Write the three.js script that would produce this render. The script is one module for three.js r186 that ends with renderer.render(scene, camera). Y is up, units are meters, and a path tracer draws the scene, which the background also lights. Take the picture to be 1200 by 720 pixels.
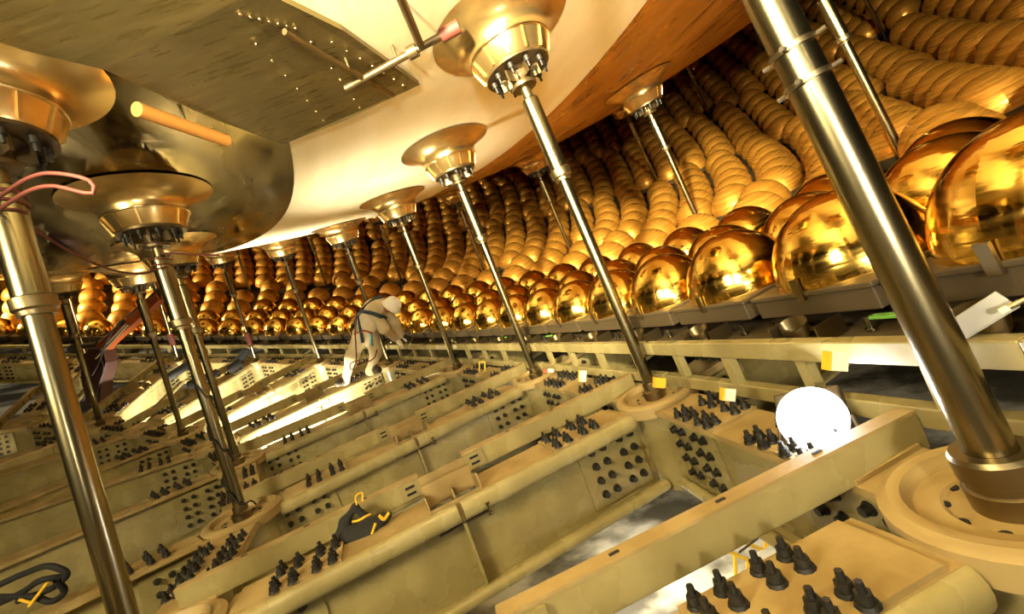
import * as THREE from 'three';
import { RectAreaLightUniformsLib } from 'three/addons/lights/RectAreaLightUniformsLib.js';
import { MarchingCubes } from 'three/addons/objects/MarchingCubes.js';
import { mergeGeometries, toCreasedNormals } from 'three/addons/utils/BufferGeometryUtils.js';
import { RoundedBoxGeometry } from 'three/addons/geometries/RoundedBoxGeometry.js';
RectAreaLightUniformsLib.init();

// ---------------------------------------------------------------- camera, light, exposure
const RAD = Math.PI / 180, R = 22.392, EYE = 0.7434;
const scene = new THREE.Scene();
scene.background = new THREE.Color(0x050403);
const camera = new THREE.PerspectiveCamera(71.51, 1200 / 720, 0.05, 200);
camera.position.set(0, EYE, 0);
camera.rotation.order = 'YXZ';
camera.rotation.set(5.292 * RAD, 0, -21.727 * RAD);
scene.add(camera); camera.updateMatrixWorld(true);
const renderer = new THREE.WebGLRenderer({ antialias: true });
renderer.toneMapping = THREE.LinearToneMapping;
renderer.toneMappingExposure = 1.06;
renderer.shadowMap.enabled = true;

const V = (x, y, z) => new THREE.Vector3(x, y, z);
const C = V(0, R, 0);                                   // the shells are concentric spheres about this point
const AX = V(-0.36791, -0.92985, 0.00433).normalize();  // pole of the ring pattern
const EX = V(0.92986, -0.36791, 0.0017).normalize(), EY = new THREE.Vector3().crossVectors(EX, AX).normalize();
if (EY.z > 0) EY.negate();
// point at arc length s from the pole, bearing phi (degrees), height e over the steel floor
function at(s, phi, e = 0) {
  const p = phi * RAD, q = s / R;
  const rad = EX.clone().multiplyScalar(Math.cos(p)).addScaledVector(EY, Math.sin(p));
  const v = AX.clone().multiplyScalar(Math.cos(q)).addScaledVector(rad, Math.sin(q));
  const out = AX.clone().multiplyScalar(-Math.sin(q)).addScaledVector(rad, Math.cos(q));
  const up = v.clone().negate();
  return { p: C.clone().addScaledVector(v, R - e), up, out, side: new THREE.Vector3().crossVectors(out, up) };
}
const basis = f => new THREE.Quaternion().setFromRotationMatrix(new THREE.Matrix4().makeBasis(f.out, f.up, f.side));
// point on the sight line through a photo pixel, d metres along the camera axis (used for small placed things)
function seen(x, y, d) {
  const v = V((x - 600) / 500 * d, (360 - y) / 500 * d, -d);
  return v.applyMatrix4(camera.matrixWorld);
}

// lights: floodlight, lamps below the floor, added unseen fills; fittings further down
const LAMPS = [];
function areaLight(pos, target, w, h, color, power) {
  const l = new THREE.RectAreaLight(color, power, w, h);
  l.position.copy(pos); l.lookAt(target); scene.add(l);
  LAMPS.push({ pos, target, w, h, color });
  return l;
}
function spotLight(pos, target, angle, color, power) {
  const l = new THREE.SpotLight(color, power, 0, angle, 0.6, 2);
  l.position.copy(pos); l.target.position.copy(target); scene.add(l, l.target); l.castShadow = true; l.shadow.radius = 8;
  LAMPS.push({ pos, target, w: .3, h: .24, color }); return l;
}
const WARM = 0xfff0c2, COOL = 0xfff6de;
areaLight(seen(950, 490, 1.42), seen(700, 330, 0.8), 0.17, 0.17, 0xf2f6ff, 100);
spotLight(at(7.7, 47.6, -0.8).p, at(7.9, 52.5, -0.2).p, 1.0, COOL, 230);
spotLight(at(7.7, 59.6, -0.8).p, at(7.9, 65, -0.2).p, 1.0, COOL, 150);
spotLight(at(8.6, -14, 0.5).p, at(9.3, 12, 2.3).p, 0.75, COOL, 112);  // added unseen spot that brightens the cream ceiling
areaLight(at(5.6, -12, 1.8).p, at(8.2, 22, 0.0).p, 1.2, 0.9, WARM, 54);  // added fill over the near girders, no lamp known here
spotLight(at(9.6, -8, 1.5).p, at(14, 26, 1.4).p, 0.62, WARM, 230);  // unseen spot added to lift the near domes
spotLight(at(7.2, -20, 1.7).p, at(15, 42, 0.9).p, 0.42, WARM, 1500);  // extra spot added out of view for the far domes
areaLight(at(7.4, 75, -1.5).p, at(7.4, 75, -3).p, 1.2, 1.2, COOL, 160);
areaLight(at(8.0, 11.0, -0.9).p, at(8.0, 6, -3).p, 0.8, 0.5, COOL, 12);  // added unseen lamp, lifts the lower floor at right
spotLight(at(7.9, 71.2, -0.8).p, at(8.1, 76.5, -0.2).p, 0.9, COOL, 110);
spotLight(at(8.1, 34, -0.3).p, at(9.0, 33, 2.3).p, 0.5, COOL, 60);  // invented uplight hidden between girders to brighten the ceiling
spotLight(at(8.2, 57.5, -0.3).p, at(8.9, 56, 2.3).p, 0.5, COOL, 60);  // second invented uplight, hidden, for the cream ring
spotLight(at(10.6, 126, 1.3).p, at(12.5, 88, 0.8).p, 0.75, WARM, 420);  // added out-of-view spot for the left domes
areaLight(at(9.2, 26, -1.2).p, at(9.6, 20, -3).p, 0.8, 0.6, COOL, 25);  // added lamp below the rail, brightens the lower floor
areaLight(at(10.6, 7, -0.9).p, at(10.4, 7, -3).p, 0.8, 0.6, COOL, 90);  // added unseen lamp for the floor under the near domes

// ---------------------------------------------------------------- noise textures
let seed = 7;
const rnd = () => { seed = (seed * 1664525 + 1013904223) >>> 0; return seed / 4294967296; };
function noiseGrid(n) { const g = new Float32Array(n * n); for (let i = 0; i < g.length; i++) g[i] = rnd(); return g; }
function fbmTex(size, fx, fy, oct, map, srgb = true) {
  const acc = new Float32Array(size * size); let amp = 1, tot = 0;
  for (let o = 0; o < oct; o++) {
    const nx = Math.min(size, fx << o), ny = Math.min(size, fy << o), g = noiseGrid(256);
    for (let y = 0; y < size; y++) for (let x = 0; x < size; x++) {
      const u = x / size * nx, v = y / size * ny, x0 = Math.floor(u), y0 = Math.floor(v), a = u - x0, b = v - y0;
      const X = k => (k % nx) & 255, Y = k => (k % ny) & 255, s = a * a * (3 - 2 * a), t = b * b * (3 - 2 * b);
      const g00 = g[Y(y0) * 256 + X(x0)], g10 = g[Y(y0) * 256 + X(x0 + 1)], g01 = g[Y(y0 + 1) * 256 + X(x0)], g11 = g[Y(y0 + 1) * 256 + X(x0 + 1)];
      acc[y * size + x] += amp * ((g00 * (1 - s) + g10 * s) * (1 - t) + (g01 * (1 - s) + g11 * s) * t);
    }
    tot += amp; amp *= 0.55;
  }
  const d = new Uint8Array(size * size * 4);
  for (let i = 0; i < acc.length; i++) { const c = map(acc[i] / tot); d[i * 4] = c[0]; d[i * 4 + 1] = c[1]; d[i * 4 + 2] = c[2]; d[i * 4 + 3] = 255; }
  const t = new THREE.DataTexture(d, size, size); t.wrapS = t.wrapT = THREE.RepeatWrapping; t.magFilter = THREE.LinearFilter; t.minFilter = THREE.LinearMipmapLinearFilter; t.generateMipmaps = true;
  if (srgb) t.colorSpace = THREE.SRGBColorSpace; t.needsUpdate = true; return t;
}
const clamp = (x, a = 0, b = 1) => Math.max(a, Math.min(b, x));
const mix = (a, b, t) => a.map((v, i) => v + (b[i] - v) * t);
const ramp = (lo, hi, a, b) => v => mix(lo, hi, clamp((v - a) / (b - a)));
const grey = (lo, hi, a = .3, b = .7) => v => { const g = (lo + (hi - lo) * clamp((v - a) / (b - a))) * 255; return [g, g, g]; };

const T = {
  paint: fbmTex(256, 5, 5, 5, ramp([138, 124, 80], [156, 142, 94], .3, .68)),
  flange: fbmTex(256, 6, 6, 5, ramp([142, 118, 70], [164, 140, 90], .3, .68)),
  rough: fbmTex(256, 6, 6, 4, grey(.35, .7), false),
  dust: fbmTex(256, 4, 24, 5, grey(.16, .42), false),
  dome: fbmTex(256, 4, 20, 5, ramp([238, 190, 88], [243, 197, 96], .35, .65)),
  dustRough: fbmTex(256, 4, 40, 5, grey(.24, .62), false),
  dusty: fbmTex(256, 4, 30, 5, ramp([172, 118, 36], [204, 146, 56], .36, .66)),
  creamRing: fbmTex(512, 3, 22, 6, ramp([246, 230, 184], [252, 238, 198], .34, .64)),
  bronze: fbmTex(256, 3, 14, 6, ramp([196, 146, 70], [210, 160, 80], .36, .64)),
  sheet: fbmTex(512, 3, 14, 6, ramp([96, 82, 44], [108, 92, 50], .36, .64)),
  sheetRough: fbmTex(256, 3, 18, 5, grey(.1, .36), false),
  tarp: fbmTex(512, 7, 7, 6, ramp([84, 78, 62], [206, 198, 176], .4, .62)),
  ripple: fbmTex(256, 3, 5, 5, grey(0, 1), false),
};
const M = {
  paint: new THREE.MeshStandardMaterial({ map: T.paint, roughness: .55, roughnessMap: T.rough }),
  flange: new THREE.MeshStandardMaterial({ map: T.flange, roughness: .6 }),
  bolt: new THREE.MeshStandardMaterial({ color: 0x2a2722, roughness: .5, metalness: .4 }),
  dark: new THREE.MeshStandardMaterial({ color: 0x4a3d28, roughness: .6, metalness: .2 }),
  black: new THREE.MeshStandardMaterial({ color: 0x121110, roughness: .8 }),
  steel: new THREE.MeshPhysicalMaterial({ color: 0x8e8262, roughness: .26, metalness: 1 }),
  steelDull: new THREE.MeshStandardMaterial({ color: 0x857656, roughness: .38, metalness: 1 }),
  hub: new THREE.MeshStandardMaterial({ color: 0x5c4c32, roughness: .4, metalness: .8 }),
  gold: new THREE.MeshPhysicalMaterial({ map: T.dome, metalness: 1, roughness: .5, roughnessMap: T.dust, bumpMap: T.ripple, bumpScale: .002 }),
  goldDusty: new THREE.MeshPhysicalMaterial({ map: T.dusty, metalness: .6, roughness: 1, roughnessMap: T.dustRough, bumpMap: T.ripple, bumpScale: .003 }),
  goldClean: new THREE.MeshPhysicalMaterial({ color: 0xe2a240, metalness: 1, roughness: .06 }),
  creamRing: new THREE.MeshPhysicalMaterial({ map: T.creamRing, roughness: .45, metalness: .1, bumpMap: T.ripple, bumpScale: .004, side: THREE.DoubleSide }),  // pale cream, far less metallic than the other ceiling rings
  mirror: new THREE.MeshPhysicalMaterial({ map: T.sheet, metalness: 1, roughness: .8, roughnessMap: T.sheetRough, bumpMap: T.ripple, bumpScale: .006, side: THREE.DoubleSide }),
  cup: new THREE.MeshPhysicalMaterial({ color: 0xdab876, metalness: .95, roughness: .27, side: THREE.DoubleSide }),
  rim: new THREE.MeshPhysicalMaterial({ color: 0xe6cf98, metalness: 1, roughness: .22 }),
  bronze: new THREE.MeshPhysicalMaterial({ map: T.bronze, metalness: .85, roughness: 1, roughnessMap: T.dustRough, bumpMap: T.ripple, bumpScale: .006, side: THREE.DoubleSide }),
  darkSheet: new THREE.MeshPhysicalMaterial({ map: T.sheet, color: 0xffffff, metalness: .45, roughness: 1, roughnessMap: T.dustRough }),  // dull dark tone standing for a reflection in the ceiling
  tarp: new THREE.MeshStandardMaterial({ map: T.tarp, roughness: .7, bumpMap: T.ripple, bumpScale: .05 }),
  cord: new THREE.MeshStandardMaterial({ color: 0x561f10, roughness: .7 }),
  yellow: new THREE.MeshStandardMaterial({ color: 0xe0b020, roughness: .6 }),
  white: new THREE.MeshStandardMaterial({ color: 0xd8d0b8, roughness: .6 }),
  orange: new THREE.MeshPhysicalMaterial({ color: 0x8a3d08, roughness: .55 }),
  green: new THREE.MeshStandardMaterial({ color: 0x5d8f35, roughness: .6 }),
};

// ---------------------------------------------------------------- helpers
const used = {};
const numbered = n => { const k = used[n] = (used[n] ?? -1) + 1; return k ? `${n}_${String(k).padStart(3, '0')}` : n; };
function tag(o, label, category, group, kind) {
  o.userData.label = label; if (category) o.userData.category = category;
  if (group) o.userData.group = group; if (kind) o.userData.kind = kind; return o;
}
function thing(name, label, category, pos, quat, group) {
  const g = new THREE.Group(); g.name = numbered(name); g.position.copy(pos); if (quat) g.quaternion.copy(quat);
  scene.add(g); return tag(g, label, category, group);
}
function mesh(name, geo, mat, parent = scene) {
  const m = new THREE.Mesh(Array.isArray(geo) ? merge(geo) : geo, mat); m.name = parent === scene ? numbered(name) : name;
  m.castShadow = m.receiveShadow = true; parent.add(m); return m;
}
function clean(g) { g = g.index ? g.toNonIndexed() : g; for (const k of Object.keys(g.attributes)) if (!['position', 'normal', 'uv'].includes(k)) g.deleteAttribute(k); return g; }
const merge = l => mergeGeometries(l.map(clean));
function box(w, h, d, x = 0, y = 0, z = 0, r = 0) {
  const g = r ? new RoundedBoxGeometry(w, h, d, 2, r) : new THREE.BoxGeometry(w, h, d);
  uvBox(g); g.translate(x, y, z); return g;
}
function uvBox(g) {   // uv in metres by the facing axis
  const p = g.attributes.position, n = g.attributes.normal, uv = new Float32Array(p.count * 2);
  for (let i = 0; i < p.count; i++) {
    const ax = Math.abs(n.getX(i)), ay = Math.abs(n.getY(i)), az = Math.abs(n.getZ(i));
    const a = ax > ay && ax > az ? [p.getZ(i), p.getY(i)] : ay > az ? [p.getX(i), p.getZ(i)] : [p.getX(i), p.getY(i)];
    uv[i * 2] = a[0] * 1.3; uv[i * 2 + 1] = a[1] * 1.3;
  }
  g.setAttribute('uv', new THREE.BufferAttribute(uv, 2)); return g;
}
function lathe(pts, seg = 32) { return toCreasedNormals(new THREE.LatheGeometry(pts.map(p => new THREE.Vector2(p[0], p[1])), seg), .5); }
function cyl(r0, r1, h, x = 0, y = 0, z = 0, seg = 24) { const g = new THREE.CylinderGeometry(r1, r0, h, seg); g.translate(x, y + h / 2, z); return g; }
function tube(pts, r, seg = 40, rs = 8, closed = false) { return new THREE.TubeGeometry(new THREE.CatmullRomCurve3(pts, closed, 'centripetal'), seg, r, rs, closed); }
function rod(a, b, r, seg = 12) {
  const d = b.clone().sub(a), g = new THREE.CylinderGeometry(r, r, d.length(), seg);
  g.applyQuaternion(new THREE.Quaternion().setFromUnitVectors(V(0, 1, 0), d.clone().normalize())); g.translate(...a.clone().add(b).multiplyScalar(.5).toArray()); return g;
}
// beam frame: x runs from A to B, y up, z to the camera side
function beamFrame(A, B, up) {
  const x = B.clone().sub(A).normalize(), z = new THREE.Vector3().crossVectors(x, up).normalize(), y = new THREE.Vector3().crossVectors(z, x);
  return new THREE.Quaternion().setFromRotationMatrix(new THREE.Matrix4().makeBasis(x, y, z));
}
// sheet on the shell between two arc lengths and bearings, with thickness
function shellSheet(s0, s1, p0, p1, e, th, ns, np, shift = () => 0) {
  const pos = [], uv = [], idx = [];
  for (let k = 0; k < 2; k++) for (let i = 0; i <= ns; i++) for (let j = 0; j <= np; j++) {
    const s = s0 + (s1 - s0) * i / ns, ph = p0 + (p1 - p0) * j / np, q = at(s, ph, e + k * th + (k ? 0 : shift(s, ph)));
    pos.push(q.p.x, q.p.y, q.p.z); uv.push(R * Math.sin(s / R) * (ph * RAD) / 4, s / 4);
  }
  const W = np + 1, K = (ns + 1) * W, id = (k, i, j) => k * K + i * W + j;
  for (let i = 0; i < ns; i++) for (let j = 0; j < np; j++) {
    idx.push(id(0, i, j), id(0, i + 1, j), id(0, i, j + 1), id(0, i + 1, j), id(0, i + 1, j + 1), id(0, i, j + 1));
    idx.push(id(1, i, j), id(1, i, j + 1), id(1, i + 1, j), id(1, i + 1, j), id(1, i, j + 1), id(1, i + 1, j + 1));
  }
  for (let j = 0; j < np; j++) for (const i of [0, ns]) idx.push(id(0, i, j), id(0, i, j + 1), id(1, i, j), id(0, i, j + 1), id(1, i, j + 1), id(1, i, j));
  if (Math.abs(p1 - p0) < 359) for (let i = 0; i < ns; i++) for (const j of [0, np]) idx.push(id(0, i, j), id(0, i + 1, j), id(1, i, j), id(0, i + 1, j), id(1, i + 1, j), id(1, i, j));
  const g = new THREE.BufferGeometry();
  g.setAttribute('position', new THREE.Float32BufferAttribute(pos, 3)); g.setAttribute('uv', new THREE.Float32BufferAttribute(uv, 2)); g.setIndex(idx); g.computeVertexNormals(); return g;
}

// ---------------------------------------------------------------- the large shells
const CEIL = 2.36;
function structure(name, geo, mat, label) { const m = mesh(name, geo, mat); m.userData.kind = 'structure'; if (label) m.userData.label = label; return m; }
structure('ceiling', shellSheet(7.95, 10.75, 0, 360, CEIL, .03, 8, 180), M.creamRing, 'pale cream gold ceiling ring above the posts');
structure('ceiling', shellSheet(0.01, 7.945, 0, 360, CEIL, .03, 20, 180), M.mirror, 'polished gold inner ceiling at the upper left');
structure('ceiling', shellSheet(10.755, 30, 0, 360, CEIL, .03, 40, 180), M.bronze, 'bronze outer ceiling over the gold domes');
structure('roof_deck', shellSheet(9.60, 30, -60, 150, .25, .035, 40, 120), M.dark, 'dark deck under the gold domes');
structure('floor', shellSheet(0.01, 26, 0, 360, -2.15, -.2, 30, 120), M.tarp, 'crumpled pale sheeting on the lower floor');
structure('wall_far', shellSheet(29.5, 30, 0, 360, -2.2, 4.7, 2, 90), M.dark, 'dark closing edge of the roof void');

// ---------------------------------------------------------------- bolts
const nutGeo = merge([new THREE.CylinderGeometry(.026, .03, .012, 10).translate(0, .006, 0), new THREE.CylinderGeometry(.021, .023, .026, 6).translate(0, .025, 0), new THREE.CylinderGeometry(.0105, .012, .03, 6).translate(0, .053, 0)]);
const capGeo = merge([new THREE.CylinderGeometry(.024, .027, .01, 10).translate(0, .005, 0), new THREE.CylinderGeometry(.019, .021, .024, 6).translate(0, .022, 0)]);
const nutFar = merge([new THREE.CylinderGeometry(.024, .028, .034, 6).translate(0, .017, 0), new THREE.CylinderGeometry(.01, .012, .032, 5).translate(0, .05, 0)]);
const capFar = new THREE.CylinderGeometry(.02, .025, .034, 6).translate(0, .017, 0);
for (const g of [nutGeo, nutFar]) g.scale(.78, .7, .78);
for (const g of [capGeo, capFar]) g.scale(.85, .85, .85);
function bolts(parent, pts, face, near) {     // pts: [x, y, z]; face: 'top' or 'front' or 'back'
  const g = face === 'top' ? (near ? nutGeo : nutFar) : (near ? capGeo : capFar);
  const rot = face === 'front' ? Math.PI / 2 : face === 'back' ? -Math.PI / 2 : 0;
  if (near) for (const p of pts) { const b = mesh('bolt', g, M.bolt, parent); b.position.set(...p); b.rotation.x = rot; b.rotation.y = face === 'top' ? rnd() * 3 : 0; }
  else { const m = mesh('bolts', pts.map(p => g.clone().rotateX(rot).translate(...p)), M.bolt, parent); m.userData.kind = 'stuff'; }
}

const UNITS = ['', 'first', 'second', 'third', 'fourth', 'fifth', 'sixth', 'seventh', 'eighth', 'ninth', 'tenth', 'eleventh', 'twelfth', 'thirteenth', 'fourteenth', 'fifteenth', 'sixteenth', 'seventeenth', 'eighteenth', 'nineteenth'];
const TENS = { 2: 'twent', 3: 'thirt', 4: 'fort', 5: 'fift', 6: 'sixt' };
const ordinal = n => n < 20 ? UNITS[n] : n % 10 ? TENS[Math.floor(n / 10)] + 'y-' + UNITS[n % 10] : TENS[Math.floor(n / 10)] + 'ieth';
const ORD = Array.from({ length: 60 }, (_, i) => ordinal(i + 1));
// ---------------------------------------------------------------- nodes and girders of the steel floor
const phiA = [-16, -4.6, 6.87, 17.3, 28.3, 39.8, 51.6, 64.1, 75.3, 87.4, 99.5, 111], SA = 9.42, sA = i => i === 2 ? 9.345 : SA;
const phiC = [-17, -6, 5.5, 16.2, 28.2, 42.6, 52, 61.3, 70, 78.3, 90, 103], SC = 6.85;
const phiB = [-10, 12, 36, 58, 80, 104], SB = 4.25;
const WHO = ['far behind the camera', 'close beside the camera', 'at the thick right post', 'at the tall middle post', 'at the second bright post', 'at the third bright post', 'under the worker', 'left of the worker', 'at the nearer red wrap', 'at the farther red wrap', 'at the farthest post', 'beyond the left edge'];
const distTo = p => p.distanceTo(camera.position);

function node(s, phi, r, label, holes) {
  const f = at(s, phi, 0), g = thing('node_drum', label, 'steel node', f.p, basis(f), 'drum-shaped steel nodes of the floor grid');
  const body = lathe([[0, -.5], [r - .035, -.5], [r - .035, -.03]], 28); mesh('drum', body, M.paint, g);
  mesh('cap_flange', lathe([[.055, -.03], [r + .03, -.03], [r + .03, .03], [r + .005, .045], [r - .02, .042], [r - .035, .012], [r - .085, .012], [r - .095, .002], [.055, .002], [.055, -.03]], 40), M.flange, g);
  if (holes) for (let k = 0; k < 10; k++) { const a = k / 10 * Math.PI * 2 + .2; mesh('bolt_hole_disc', cyl(.012, .012, .004, .115 * Math.cos(a), .003, .115 * Math.sin(a), 12), M.black, g); }  // black discs stand for the dark of open bolt holes
  return g;
}
phiA.forEach((p, i) => i > 0 && node(sA(i), p, .205, 'round drum node of the outer ring ' + WHO[i], i < 5));
phiC.forEach((p, i) => i > 0 && node(SC, p, .22, 'round drum node of the inner ring on the girder line ' + WHO[i], i < 5));
phiB.forEach((p, i) => node(SB, p, .22, ['near', 'second', 'third', 'fourth', 'fifth', 'sixth'][i] + ' round drum node in the lower left foreground grid'));

// I girder; z > 0 is the face turned to the camera
function girder(A, B, label, o = {}) {
  const up = C.clone().sub(A.clone().add(B).multiplyScalar(.5)).normalize();
  const q = beamFrame(A, B, up), g = thing(o.name || 'steel_girder', label, 'girder', A, q, o.group), L = A.distanceTo(B);
  const mid = A.clone().lerp(B, .5), d = Math.min(distTo(A), distTo(mid), distTo(B)), near = d < 3.0 && !o.plain, a0 = .15, a1 = L - .15, w = o.w || .24, H = o.h || .47, z0 = o.z || 0;
  const wz = z0 + w / 2 - .055;            // web plane
  const splits = o.tube ? [[a0 + .08, L * .5 - .012], [L * .5 + .012, a1 - .08]] : [[a0, a1]], flanges = o.tube ? [[a0 + .08, L * .5 - .14], [L * .5 + .14, a1 - .08]] : splits;
  for (const [x0, x1] of flanges) mesh('top_flange', box(x1 - x0, .026, w, (x0 + x1) / 2, -.013, z0), M.flange, g);
  if (o.tube) for (const [x0, x1] of splits) {
    const t = new THREE.CapsuleGeometry(.047, .001, 4, 10); t.dispose();
    const c = new THREE.CylinderGeometry(.048, .048, x1 - x0, 14, 1).rotateZ(Math.PI / 2); uvBox(c); c.scale(1, 1, .72); c.translate((x0 + x1) / 2, -.048, z0 + w / 2 - .005);
    mesh('rounded_edge', c, M.paint, g);
  }
  mesh('web', box(a1 - a0, H - .05, .014, (a0 + a1) / 2, -H / 2 - .01, wz - .02), M.paint, g);
  mesh('bottom_flange', [box(a1 - a0, .024, w * .95, (a0 + a1) / 2, -H, z0), uvBox(new THREE.CylinderGeometry(.03, .03, a1 - a0, 10).rotateZ(Math.PI / 2)).translate((a0 + a1) / 2, -H + .004, z0 + w * .47)], M.paint, g);
  if (o.tube) {
    mesh('stiffener', box(.016, H - .13, .06, L * .5, -H / 2 - .05, wz + .01), M.paint, g);
    mesh('clamp_screw', [cyl(.006, .006, .05, L * .5 + .13, -.11, z0 + w / 2 + .03, 8), cyl(.011, .011, .012, L * .5 + .13, -.115, z0 + w / 2 + .03, 8), cyl(.011, .011, .012, L * .5 + .13, -.065, z0 + w / 2 + .03, 8)], M.steel, g);
  }
  if (!o.plain) for (const sx of [0, 1]) {
    const X = k => sx ? L - k : k, c = X(.5);
    mesh('top_plate', box(.46, .014, w * .96, c, .007, z0), M.flange, g);
    mesh('web_plate', box(.4, .36, .012, X(.40), -.245, wz - .007), M.paint, g);
    const tp = [], wp = [];
    for (const u of [.45, .525, .625, .695]) for (const v of [-.088, -.036, .066, .108]) tp.push([X(u), .014, z0 + v * w / .24]);
    for (const u of [.25, .325, .44, .515]) for (let k = 0; k < 4; k++) wp.push([X(u), -.115 - k * .082, wz]);
    bolts(g, tp, 'top', near); bolts(g, wp, 'front', near);
  }
  return g;
}
const P = (s, p, e = 0) => at(s, p, e).p;
for (let i = 1; i < 11; i++) {
  girder(P(SC, phiC[i]), P(sA(i), phiA[i]), 'deep ochre girder with rounded edge ending at the drum ' + WHO[i], { tube: true, z: -.07, group: 'deep radial girders of the steel floor' });
  girder(P(sA(i), phiA[i]), P(12.55, phiA[i]), 'girder running out under the domes, from the drum ' + WHO[i], { z: 0, group: 'girders under the domes' });
}
for (let i = 1; i < 11; i++) girder(P(sA(i + 1), phiA[i + 1]), P(sA(i), phiA[i]), 'ring girder under the ladder rail, its right end ' + WHO[i], { h: .44, group: 'outer ring girders' });
for (let i = 1; i < 11; i++) girder(P(SC, phiC[i + 1]), P(SC, phiC[i]), 'wide ochre inner ring girder, right end on the line ' + WHO[i], { w: .28, group: 'inner ring girders' });
[[2, 0], [3, 1], [4, 1], [5, 2], [6, 3], [7, 3], [8, 4], [9, 4], [10, 5]].forEach(([c, b], k) =>
  girder(P(SB, phiB[b]), P(SC, phiC[c]), 'shaded girder at the lower left, ' + ORD[k] + ' counted from the bottom edge', { w: .2, group: 'shaded girders at the lower left' }));
for (let i = 0; i < 5; i++) girder(P(SB, phiB[i + 1]), P(SB, phiB[i]), 'shaded cross girder at far lower left, ' + ORD[i] + ' from the bottom', { w: .2, group: 'shaded cross girders' });

// light channels that run behind each rounded girder, joined at a four-cell bracket box
for (let i = 1; i < 11; i++) {
  const A = P(SC, phiC[i]), B = P(sA(i), phiA[i]), L = A.distanceTo(B), up = C.clone().sub(A).normalize(), q = beamFrame(A, B, up);
  const m = L * .5;
  for (const [k, x0, x1] of [[0, -.02, m - .13], [1, m + .13, L + (i === 2 ? .16 : .06)]]) {
    const g = thing('steel_channel', (k ? 'outer' : 'inner') + ' light steel channel beside the rounded girder ' + WHO[i], 'channel', A, q, 'light channels beside the rounded girders');
    const l = x1 - x0, c = (x0 + x1) / 2, z = -.28;
    mesh('web', box(l, .105, .008, c, .057, z), M.paint, g);
    mesh('top_lip', box(l, .01, .055, c, .11, z - .022), M.flange, g);
    mesh('bottom_lip', box(l, .01, .05, c, .005, z - .025), M.paint, g);
    for (const u of [.25, .5, .75]) mesh('slot', box(.028, .004, .01, x0 + l * u, .1155, z - .022), M.black, g);
  }
  const b = thing('bracket_box', 'small four-cell bracket box at midspan of the girder ' + WHO[i], 'bracket', A, q, 'four-cell bracket boxes');
  for (const [z, y] of [[-.265, .06], [-.165, .04], [.02, -.03]]) mesh('plate', box(.27, .12, .008, m, y - .02, z), M.flange, b);
  for (const x of [-.135, 0, .135]) mesh('rib', box(.008, x ? .12 : .06, x ? .27 : .2, 0, 0, 0).rotateX(-.27).translate(m + x, x ? -.015 : -.01, x ? -.1 : -.12), M.flange, b);
  mesh('bottom_plate', box(.26, .008, .26, m, -.12, -.1), M.dark, b);  // dark tone stands for the shade inside the open cells
  for (const s of [-1, 1]) { mesh('slotted_lug', [box(.11, .09, .01, m + s * .19, .055, -.268)], M.paint, b); for (const y of [.04, .075]) mesh('slot', box(.05, .012, .004, m + s * .19, y, -.261), M.black, b); }
}

// ---------------------------------------------------------------- ladder rail in front of the domes
const SL = 9.55;
for (let i = 1; i < 11; i++) {
  const A = P(SL, phiA[i + 1], .265), B = P(SL, phiA[i], .265), up = C.clone().sub(A).normalize(), q = beamFrame(A, B, up), L = A.distanceTo(B);
  const g = thing('ladder_rail', 'ladder-like edge rail below the gold domes, right end ' + WHO[i], 'rail', A, q, 'ladder-like edge rails');
  mesh('top_rail', box(L - .006, .075, .05, L / 2, 0, 0, .006), M.paint, g);
  mesh('lower_rail', box(L - .006, .065, .05, L / 2, -.2, 0, .006), M.paint, g);
  for (let k = 0; k < 4; k++) mesh('upright', box(.045, .14, .04, L * (k + .5) / 4, -.1, 0), M.paint, g);
  for (const k of [0.02, .98]) mesh('foot', box(.05, .06, .05, L * k, -.255, 0), M.paint, g);
}

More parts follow.
